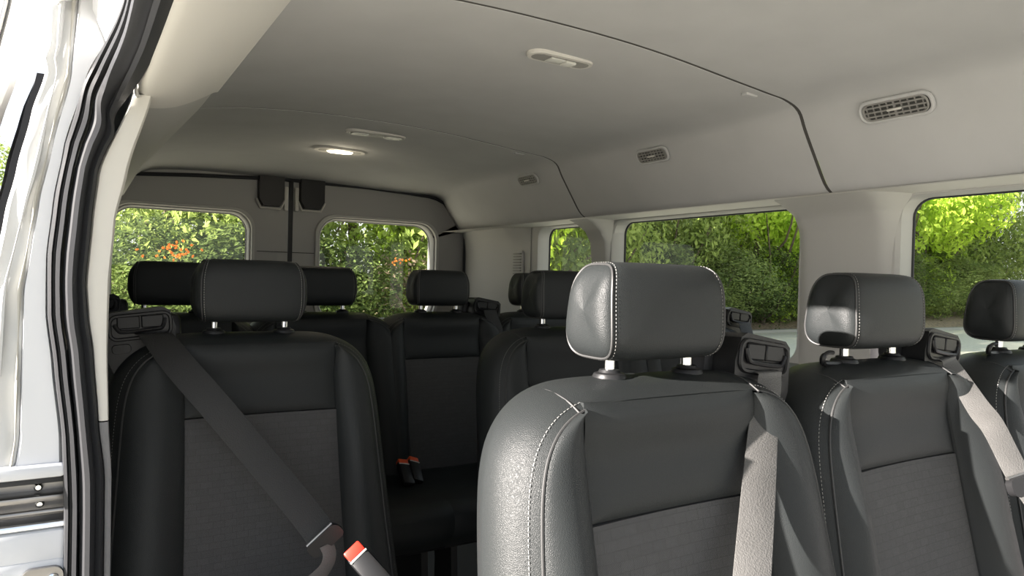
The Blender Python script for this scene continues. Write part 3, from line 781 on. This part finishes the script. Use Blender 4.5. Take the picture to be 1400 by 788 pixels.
def seat(x, y, label, guide=None, hook=False, rot=0.0):
    t = thing('passenger_seat', label, 'seat', (x, y, -.009), 'black van passenger seats'); t.rotation_euler = (0, 0, rot)
    def pt(name, b, m, par=t, key=None, **k): return link(name, cached(key or name, b, m), par, **k)
    pt('back_shell', b_shell, 'leather', label=None)
    gs = guide[1] if guide else 1
    W2 = {gs: NARROW, -gs: WIDE}
    pt('upper_panel', b_upper(W2[-1], W2[1]), 'leather', key='upper%d' % gs); pt('lower_panel', b_lower(W2[-1], W2[1]), 'fabric', key='lower%d' % gs, label='grey woven fabric centre panel')
    for sg in (-1, 1):
        w = W2[sg]; kk = '%d_%d' % (sg, gs)
        pt('side_bolster', b_bolster(sg, w), 'leather', key='bolster' + kk); pt('piping', b_piping(sg, w), 'piping', key='pipe' + kk)
        pt('top_seam', b_topseam(sg, w), 'piping', key='tseam' + kk); pt('stitching', b_stitch(sg, w), 'thread', key='stitch' + kk, kind='stuff')
    pt('seat_cushion', b_cushion, 'leather'); pt('cushion_frame', b_cushbase, 'black_plastic')
    for sg in (-1, 1):
        l = pt('leg', b_leg, 'black_plastic'); l.location = (sg * .15, 0, 0)
        c = pt('leg_clamp', b_legclamp, 'chrome', par=l)
    h = pt('headrest', b_head, 'leather'); h.location.z = .009
    for sg in (-1, 1): pt('side_panel', b_headside(sg), 'leather', par=h, key='headside%d' % sg)
    for sg in (-1, 1): pt('piping', b_headpipe(sg), 'piping', par=h, key='headpipe%d' % sg); pt('stitching', b_headstitch(sg), 'thread', par=h, key='headstitch%d' % sg, kind='stuff')
    for sg in (-1, 1):
        p = pt('post', b_post, 'chrome', par=h); p.location = (sg * .0635, 0, 0)
        c = pt('post_collar', b_collar, 'black_plastic'); c.location = (sg * .0635, 0, 0)
    if guide:
        gx, sg = guide
        g = pt('belt_guide', b_guide(sg), 'black_plastic', key='guide%d' % sg); th = .10 if sg > 0 else -.07; g.rotation_euler = (0, th, 0); g.location = (gx - .92 * math.sin(th), 0.022, -.003 + .92 * (1 - math.cos(th)))
        pt('slot', b_guideslot(sg), 'gloss_black', par=g, key='gslot%d' % sg); pt('slot_frame', b_guideframe(sg), 'black_plastic', par=g, key='gframe%d' % sg)
        pt('slot_lip', b_guidelip(sg), 'gloss_black', par=g, key='glip%d' % sg); pt('slot_cover', b_guidedoor(sg), 'black_plastic', par=g, key='gdoor%d' % sg); pt('button', b_guidebtn(sg), 'black_plastic', par=g, key='gbtn%d' % sg)
    if hook: pt('coat_hook', b_hook, 'gloss_black')
    return t
YA, YB, YC = .654, 1.397, 2.095
seat(.604, YA, 'nearest black leather van seat with large sunlit headrest and bright outer side, front centre', (.180, 1))
seat(1.064, YA, 'black leather seat with grey fabric panel and a coat hook, middle of the near row', (.172, 1), True)
seat(1.545, YA, 'black leather seat beside the side window, partly cut by the right edge of the photo', None, True)
seat(.279, YB, 'single black leather seat at left behind the door pillar, wide diagonal belt across its front', (-.182, -1))
seat(1.009, YB, 'black leather seat of the second row whose headrest shows just left of the nearest headrest')
seat(1.41, YB, 'second-row seat almost hidden behind the nearest headrest, its belt guide against the side window', (.19, 1))
seat(.214, YC, 'back-row seat at far left, its dark headrest half hidden by the single seat in front', (-.165, -1))
seat(.622, YC, 'back-row seat right of the single seat, headrest in front of the right rear window edge')
seat(1.007, YC, 'back-row seat with fully visible front, in the gap between left seat and nearest seat', (.165, 1))
seat(1.395, YC, 'back-row seat in the far right corner, small headrest beside the louvred vent')

# ================================================================ BELTS
def ribbon(bm, pts, wv, w, th=.0014, n=8):
    P = sm(pts, n); Q = sm(wv, n); N = len(P)
    def f(i, j):
        k = round(i * (N - 1)); c = P[k]; a = Vector(Q[k]).normalized(); t = (P[min(k + 1, N - 1)] - P[max(k - 1, 0)]).normalized(); nn = t.cross(a).normalized()
        q = [(-1, .6), (-.96, 1), (0, 1), (.96, 1), (1, .6), (1, -.6), (.96, -1), (0, -1), (-.96, -1), (-1, -.6)][round(j * 10) % 10]
        return c + a * (q[0] * w / 2) + nn * (q[1] * th / 2)
    V = grid(bm, f, N, 10, cv=True); bm.faces.new(V[0]); bm.faces.new(V[-1])
def belt(label, pts, wv, w, m, tongue=None):
    t = thing('seat_belt', label, 'seat belt', pts[0], 'seat belts')
    o = Vector(pts[0]); bm = bmesh.new(); ribbon(bm, [Vector(p) - o for p in pts], wv, w); part('webbing', bm, m, t)
    if tongue:
        c, a, b = tongue; c = Vector(c) - o; a = Vector(a).normalized(); b = Vector(b).normalized(); nn = a.cross(b).normalized()
        bm = bmesh.new()
        lp = rrect(0, 0, .062, .026, .010, 5)
        prism(bm, lp, lambda p: c + a * p[0] + b * p[1] - nn * .005, lambda p: c + a * p[0] + b * p[1] + nn * .005); bevel_all(bm, .002, 2)
        q = part('tongue', bm, 'black_plastic', t)
        bm = bmesh.new(); tube(bm, [c + a * -.026 + b * .013 - nn * .003, c + b * .013 - nn * .003, c + a * .026 + b * .013 - nn * .003], .003, 8); part('tongue_bar', bm, 'rail_metal', q)
    return t
belt('wide sunlit grey belt hanging straight down from the guide beside the nearest headrest',
     [(.787, .712, .884), (.787, .630, .886), (.781, .616, .876), (.737, .588, .828), (.680, .548, .742), (.608, .497, .648), (.55, .46, .56)],
     [(1, 0, 0), (1, 0, .0), (1, .0, 0), (1, -.15, 0), (1, -.3, 0), (1, -.35, 0), (1, -.35, 0)], .047, 'webbing')
belt('thin grey belt slanting to the right edge of the photo, on the near middle seat',
     [(1.239, .712, .886), (1.239, .630, .888), (1.236, .616, .876), (1.205, .560, .820), (1.181, .525, .795), (1.165, .485, .738), (1.165, .45, .69), (1.19, .42, .60)],
     [(1, 0, .1), (1, 0, .1), (1, 0, .25), (1, -.2, .5), (1, -.2, .5), (1, -.2, .4), (1, -.2, .4), (1, -.2, .4)], .044, 'webbing',
     ((1.162, .474, .725), (1, -.2, .15), (-.1, .3, 1)))
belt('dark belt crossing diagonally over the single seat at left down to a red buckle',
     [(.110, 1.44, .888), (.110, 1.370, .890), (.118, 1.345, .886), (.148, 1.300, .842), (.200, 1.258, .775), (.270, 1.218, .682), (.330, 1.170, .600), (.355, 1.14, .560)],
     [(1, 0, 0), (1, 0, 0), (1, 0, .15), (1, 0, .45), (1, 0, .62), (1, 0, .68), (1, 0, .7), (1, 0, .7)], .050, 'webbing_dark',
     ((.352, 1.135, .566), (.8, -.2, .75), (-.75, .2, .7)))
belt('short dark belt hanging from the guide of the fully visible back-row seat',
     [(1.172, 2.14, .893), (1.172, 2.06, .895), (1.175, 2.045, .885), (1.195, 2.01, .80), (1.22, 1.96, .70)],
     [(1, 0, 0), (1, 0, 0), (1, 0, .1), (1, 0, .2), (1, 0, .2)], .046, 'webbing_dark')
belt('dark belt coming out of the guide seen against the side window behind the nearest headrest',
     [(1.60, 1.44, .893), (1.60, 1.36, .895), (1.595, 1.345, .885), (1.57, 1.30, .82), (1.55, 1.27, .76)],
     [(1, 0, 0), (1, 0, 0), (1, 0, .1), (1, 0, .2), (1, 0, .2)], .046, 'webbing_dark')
# lap part of the single seat's belt
t = thing('lap_belt', 'short curved grey lap belt end below the tongue at the single left seat', 'seat belt', (.352, 1.13, .56))
bm = bmesh.new(); ribbon(bm, [(.0, 0, 0), (.004, -.006, -.015), (-.004, -.012, -.032), (-.03, -.018, -.05), (-.08, -.02, -.07)], [(1, 0, .3), (1, 0, .1), (.9, 0, -.4), (.5, -.3, -.8), (.4, -.3, -.9)], .022); part('webbing', bm, 'webbing', t)
# buckles
def buckle(label, loc, rot, m):
    t = thing('belt_buckle', label, 'buckle', loc); t.rotation_euler = rot
    bm = bmesh.new(); box(bm, (-.017, -.010, -.085), (.017, .010, 0), .006); part('housing', bm, 'black_plastic', t)
    bm = bmesh.new(); box(bm, (-.0150, -.0105, -.010), (.0150, .0085, .0085), .003); part('release_button', bm, m, t, label='red push button')
    bm = bmesh.new(); box(bm, (-.0160, -.0112, -.013), (.0160, -.0085, -.0095), .001, 1); part('button_edge', bm, 'lens', t)
buckle('red-topped black buckle at the lower right corner of the single left seat', (.378, 1.068, .565), (math.radians(-38), math.radians(-38), 0), 'red_plastic')
buckle('left one of two orange-red buckles lying between the back-row seats', (.792, 1.86, .470), (math.radians(-60), math.radians(12), 0), 'orange_plastic')
buckle('right one of two orange-red buckles lying between the back-row seats', (.828, 1.87, .470), (math.radians(-60), math.radians(20), 0), 'orange_plastic')

# ================================================================ CEILING FITTINGS
def oval(bm, w, d, z0, z1, k=1.0, n=8, off=(0, 0)):
    lp = rrect(off[0], off[1], w, d, min(w, d) * .49, n)
    prism(bm, lp, lambda p: (p[0], p[1], z0), lambda p: (off[0] + (p[0] - off[0]) * k, off[1] + (p[1] - off[1]) * k, z1))
def dome(label, loc, rz, w, d, kind):
    t = thing('dome_light', label, 'ceiling light', loc, 'ceiling lights'); t.rotation_euler = (0, rz[0], rz[1])
    bm = bmesh.new(); oval(bm, w, d, .004, -.006, .94); part('bezel', bm, 'trim_light', t)
    if kind == 'map':
        bm = bmesh.new(); oval(bm, w * .86, d * .66, -.005, -.0068, .98); part('inset', bm, 'vent_grey', t)
        bm = bmesh.new(); box(bm, (-.030, -.014, -.0095), (.004, .014, -.006), .002); part('switch', bm, 'lens', t)
        bm = bmesh.new(); box(bm, (.005, -.014, -.0125), (.030, .012, -.006), .003); part('lens_cover', bm, 'lens', t, label='clear bright lens half')
    elif kind == 'twin':
        bm = bmesh.new(); oval(bm, w * .92, d * .7, -.005, -.0068, .98); part('inset', bm, 'vent_grey', t)
        for s in (-1, 1):
            bm = bmesh.new(); oval(bm, w * .30, d * .5, -.006, -.0105, .9, off=(s * w * .27, 0)); part('lens_cover', bm, 'lens', t)
    else:
        bm = bmesh.new(); oval(bm, w * .80, d * .62, -.005, -.0068, .98); part('inset', bm, 'vent_grey', t)
        bm = bmesh.new(); oval(bm, w * .5, d * .45, -.006, -.011, .85); part('lens_cover', bm, 'lamp_glow', t, label='lit warm lens')
    return t
dome('unlit oval light in the middle ceiling panel, nearest of the ceiling lights', (.808, 1.155, 1.4405), (0, 0), .155, .052, 'map')
dome('narrow twin-lens unlit light just behind the rear ceiling seam', (.782, 2.10, 1.4405), (0, 0), .20, .060, 'twin')
dome('glowing warm oval ceiling light nearest the rear doors', (.780, 2.45, 1.4395), (0, 0), .19, .085, 'lit')
lg = bpy.data.lights.new('lamp', 'POINT'); lg.energy = .35; lg.color = (1, .88, .66); lg.shadow_soft_size = .03
lo_ = bpy.data.objects.new('lamp', lg); COL.objects.link(lo_); lo_.location = (.78, 2.45, 1.41)
def airvent(label, y, w, h):
    # sits on the sloping side of the headliner near x=1.362
    px, pz = 1.362, 1.357
    t = thing('air_vent', label, 'air vent', (px, y, pz), 'air vents along the right of the headliner')
    # local: x = along y(world), y = up along slope, z = out into the cabin
    sl_ = Vector((-.045, 0, .070)).normalized(); nn = Vector((-.070, 0, -.045)).normalized()
    M = Matrix(((0, sl_.x, nn.x), (1, sl_.y, nn.y), (0, sl_.z, nn.z)))
    t.rotation_mode = 'QUATERNION'; t.rotation_quaternion = M.to_quaternion() if M.determinant() > 0 else Matrix(((0, sl_.x, nn.x), (-1, sl_.y, nn.y), (0, sl_.z, nn.z))).to_quaternion()
    bm = bmesh.new(); tube(bm, [(a, b, .004) for a, b in rrect(0, 0, w, h, h * .42, 7)], .0042, 8, closed=True); part('rim', bm, 'headliner', t)
    bm = bmesh.new(); prism(bm, rrect(0, 0, w * .96, h * .92, h * .38, 7), lambda p: (p[0], p[1], -.002), lambda p: (p[0], p[1], .003)); part('backing', bm, 'vent_dark', t)
    bm = bmesh.new(); tube(bm, [(a, b, .006) for a, b in rrect(0, 0, w * .89, h * .80, h * .33, 7)], .0022, 8, closed=True); part('inner_frame', bm, 'vent_grey', t)
    for k in (-1, 0, 1) if h > .03 else (-.6, .6):
        bm = bmesh.new(); box(bm, (-w * .43, k * h * .22 - .0015, .004), (w * .43, k * h * .22 + .0015, .0075)); part('slat', bm, 'vent_grey', t)
    for k in range(-4, 5):
        bm = bmesh.new(); wd = .0022 if k == 0 else .0011; box(bm, (k * w * .098 - wd, -h * .36, .0035), (k * w * .098 + wd, h * .36, .0065)); part('divider', bm, 'vent_grey', t)
    bm = bmesh.new(); box(bm, (-.014, -.0022, .006), (.014, .0022, .012), .001, 1); part('tab', bm, 'trim_light', t)
airvent('largest grey air vent in the near ceiling panel, upper right of the photo', .797, .142, .042)
airvent('grey air vent in the middle ceiling panel, between the two ceiling seams', 1.485, .120, .038)
airvent('small grey air vent in the rearmost ceiling panel', 2.125, .120, .036)

# ================================================================ OUTSIDE
GZ = -.65
bm = bmesh.new(); grid(bm, lambda i, j: (-60 + 160 * i, -40 + 57.0 * j, GZ), 6, 6); struct('ground', bm, 'asphalt')
bm = bmesh.new()
def fv(i, j):
    x = -60 + 160 * i; y = 16.4 + 50 * j ** 2; return (x, y + .5 * math.sin(x * .35), GZ + .02 + .15 * min(1, j * 6) + 1.4 * j)
grid(bm, fv, 90, 10); struct('verge', bm, 'verge')
bm = bmesh.new()
for k in range(80):
    x0 = -60 + 2 * k; f0 = lambda x: 16.35 + .5 * math.sin(x * .35)
    vs = [bm.verts.new(p) for p in ((x0, f0(x0) - .25, GZ), (x0 + 2, f0(x0 + 2) - .25, GZ), (x0 + 2, f0(x0 + 2) - .25, GZ + .09), (x0, f0(x0) - .25, GZ + .09), (x0, f0(x0) + .1, GZ + .09), (x0 + 2, f0(x0 + 2) + .1, GZ + .09))]
    bm.faces.new(vs[0:4]); bm.faces.new((vs[3], vs[2], vs[5], vs[4]))
struct('kerb', bm, 'sealant')

def crown_mesh(name, m, n, leaf, blobs, seed, spread=(1, 1, 1), core=.82):
    rnd = random.Random(seed); V = []; Fc = []
    B = []
    for _ in range(blobs):
        a = rnd.uniform(0, 2 * PI); h = rnd.uniform(-1, 1); r = (1 - h * h) ** .5 * rnd.uniform(.35, .85)
        B.append((r * math.cos(a), r * math.sin(a), h * .75, rnd.uniform(.22, .42)))
    for _ in range(n):
        b = rnd.choice(B)
        d = Vector((rnd.gauss(0, 1), rnd.gauss(0, 1), rnd.gauss(.25, 1))).normalized()
        p = Vector(b[:3]) + d * b[3] * rnd.uniform(core, 1.08)
        p = Vector((p.x * spread[0], p.y * spread[1], p.z * spread[2]))
        nn = (d + Vector((rnd.gauss(0, .5), rnd.gauss(0, .5), rnd.gauss(.3, .5)))).normalized()
        u = nn.cross(Vector((rnd.gauss(0, 1), rnd.gauss(0, 1), rnd.gauss(0, 1)))).normalized(); w = nn.cross(u); s = leaf * rnd.uniform(.6, 1.3)
        k = len(V); V += [p - u * s, p + w * s * .45 + nn * s * .15, p + u * s, p - w * s * .45 + nn * s * .1]; Fc.append((k, k + 1, k + 2, k + 3))
    me = bpy.data.meshes.new(name); me.from_pydata([tuple(v) for v in V], [], Fc); me.materials.append(MATS[m]); return me
CM = {}
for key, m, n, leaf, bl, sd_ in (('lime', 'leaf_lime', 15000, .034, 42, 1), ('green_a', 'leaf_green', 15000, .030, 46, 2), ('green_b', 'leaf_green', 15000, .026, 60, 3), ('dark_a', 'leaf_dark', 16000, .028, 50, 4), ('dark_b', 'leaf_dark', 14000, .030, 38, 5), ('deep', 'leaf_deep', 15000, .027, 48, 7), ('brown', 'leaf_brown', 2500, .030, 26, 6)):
    CM[key] = crown_mesh(key, m, n, leaf, bl, sd_)
def trunk(bm, h, r, seed, lean=.3):
    rnd = random.Random(seed)
    tube(bm, sm([(0, 0, -.1), (rnd.uniform(-lean, lean) * .3, 0, h * .35), (rnd.uniform(-lean, lean), rnd.uniform(-.2, .2), h * .8)], 4), [r * (1 - .5 * k / 8) for k in range(9)], 7)
    for _ in range(7):
        a = rnd.uniform(0, 2 * PI); z0 = rnd.uniform(.02, .3) * h
        tube(bm, sm([(0, 0, z0), (math.cos(a) * .25 * h * .6, math.sin(a) * .2 * h, z0 + .12 * h), (math.cos(a) * .38 * h, math.sin(a) * .3 * h, z0 + rnd.uniform(.2, .5) * h)], 3), [r * .4, r * .36, r * .32, r * .28, r * .22, r * .16, r * .1], 5)
def tree(x, y, z, h, rx, key, label, seed, rz, zc=.55, sz=.52, grp='trees beyond the van windows', z0=GZ):
    t = thing('tree', label, 'tree', (x, y, z0), grp)
    bm = bmesh.new(); trunk(bm, h, .06 + h * .012, seed); part('trunk', bm, 'bark', t)
    c = link('foliage', CM[key], t, kind='stuff', loc=(0, 0, h * zc)); c.scale = (rx, rx, h * sz); c.rotation_euler = (0, 0, rz)
rt = random.Random(11)
KL = {'lime': 'lime-green', 'green_a': 'mid-green', 'green_b': 'fresh green fine-leaved', 'dark_a': 'dark green', 'dark_b': 'olive green shrubby', 'deep': 'deep green', 'brown': 'dry brown'}
PL = []
# (x, y, h, rx, key)
# seen through the rear windows
PL += [(1.1, 12.5, 4.4, 1.6, 'dark_a', 'through the far left edge of the left rear window'), (2.4, 12.3, 4.5, 2.0, 'green_a', 'through the middle of the left rear window'),
       (4.3, 12.6, 5.6, 2.4, 'green_a', 'through the left part of the right rear window'), (6.3, 12.2, 6.0, 2.3, 'lime', 'at the top of the right rear window'),
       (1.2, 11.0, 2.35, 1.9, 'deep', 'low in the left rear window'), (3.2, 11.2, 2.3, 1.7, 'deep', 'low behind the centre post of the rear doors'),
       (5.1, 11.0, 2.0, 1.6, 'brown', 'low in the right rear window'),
       (8.6, 13.4, 6.5, 2.6, 'dark_b', 'behind the rear right corner'), (10.2, 14.6, 6.6, 2.6, 'green_b', 'filling the smallest side window')]
# seen through the side windows
side = [(11.2, 17.6, 7.0, 3.0, 'green_a', 'through the smallest side window'), (13.6, 18.2, 7.4, 3.1, 'dark_a', 'at the left edge of the middle side window'),
        (16.6, 18.6, 7.6, 3.2, 'green_a', 'left of centre in the middle side window'), (19.4, 19.2, 7.4, 3.2, 'green_b', 'in the centre of the middle side window'),
        (22.3, 18.4, 8.0, 3.3, 'lime', 'at the upper right of the middle side window'), (26.6, 19.4, 9, 3.6, 'green_b', 'behind the wide grey pillar'),
        (30.4, 18.9, 9.0, 3.9, 'lime', 'at the left of the front side window'), (34.8, 19.2, 9.4, 4.1, 'lime', 'in the centre of the front side window'),
        (38.8, 20.4, 10, 4.0, 'green_a', 'toward the right edge of the front side window'), (43.5, 20.8, 10.5, 4.4, 'green_b', 'at the right edge of the photo'),
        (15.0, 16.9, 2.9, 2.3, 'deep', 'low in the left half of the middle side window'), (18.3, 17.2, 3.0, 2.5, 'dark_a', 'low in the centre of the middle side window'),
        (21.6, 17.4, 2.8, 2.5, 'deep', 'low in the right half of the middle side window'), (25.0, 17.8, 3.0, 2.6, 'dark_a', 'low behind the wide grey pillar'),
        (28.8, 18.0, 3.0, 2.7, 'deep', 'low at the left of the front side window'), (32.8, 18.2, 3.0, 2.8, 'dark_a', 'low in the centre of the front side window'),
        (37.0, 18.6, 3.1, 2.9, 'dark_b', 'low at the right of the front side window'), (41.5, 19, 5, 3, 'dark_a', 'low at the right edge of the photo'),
        (12.0, 22.5, 9.5, 3.8, 'dark_a', 'in the second line behind the smallest side window'), (18.5, 23.5, 10, 4, 'dark_b', 'in the second line behind the middle side window'),
        (25.5, 24, 11, 4.3, 'green_a', 'in the second line behind the wide pillar'), (33, 25, 12, 4.6, 'green_b', 'in the second line behind the front side window'), (41, 26, 12.5, 4.8, 'dark_a', 'in the second line at the right edge of the photo')]
for k, (x, y, h, rx, key, where) in enumerate(PL + side):
    kind = 'bush' if h < 5.2 and y < 19.1 and key in ('dark_a', 'dark_b', 'brown', 'deep') else 'tree'
    tree(x, y, GZ, h, rx, key, '%s %s %s' % (KL[key], kind, where), 40 + k, rt.uniform(0, 6.28), z0=GZ + .1 if y > 16 else GZ)
tree(-3.2, 24, GZ, 4.9, 2.6, 'green_b', 'small bright tree seen at the far left edge of the photo outside the van', 99, 1.0)
tree(-7.5, 27, GZ, 5.2, 3.2, 'green_a', 'green tree just beyond the far left edge of the photo', 98, 2.0)
# white flower cluster and orange clusters
def cluster(label, loc, m, n, r, leaf, seed, cat):
    rnd = random.Random(seed); V = []; Fc = []
    for _ in range(n):
        p = Vector((rnd.gauss(0, r), rnd.gauss(0, r * .4), rnd.gauss(0, r * .5)))
        for q in range(3):
            u = Vector((rnd.gauss(0, 1), rnd.gauss(0, .4), rnd.gauss(0, 1))).normalized(); w = u.cross(Vector((0, 1, .2))).normalized(); s = leaf
            k = len(V); V += [p - u * s, p + w * s * .6, p + u * s, p - w * s * .6]; Fc.append((k, k + 1, k + 2, k + 3))
    me = bpy.data.meshes.new('blossom'); me.from_pydata([tuple(v) for v in V], [], Fc); me.materials.append(MATS[m])
    link('blossom', me, None, label, cat, None, 'stuff', loc)
cluster('orange patch low in the left rear window', (.95, 9.1, 1.22), 'cluster_orange', 34, .13, .022, 1, 'blossom')  # loose cluster of small orange quads
cluster('small orange patch low in the right rear window', (3.85, 9.3, 1.23), 'cluster_orange', 12, .06, .02, 2, 'blossom')
cluster('white blossom patch at the right side of the right rear window', (4.35, 9.4, 1.0), 'flower_white', 22, .13, .018, 3, 'blossom')
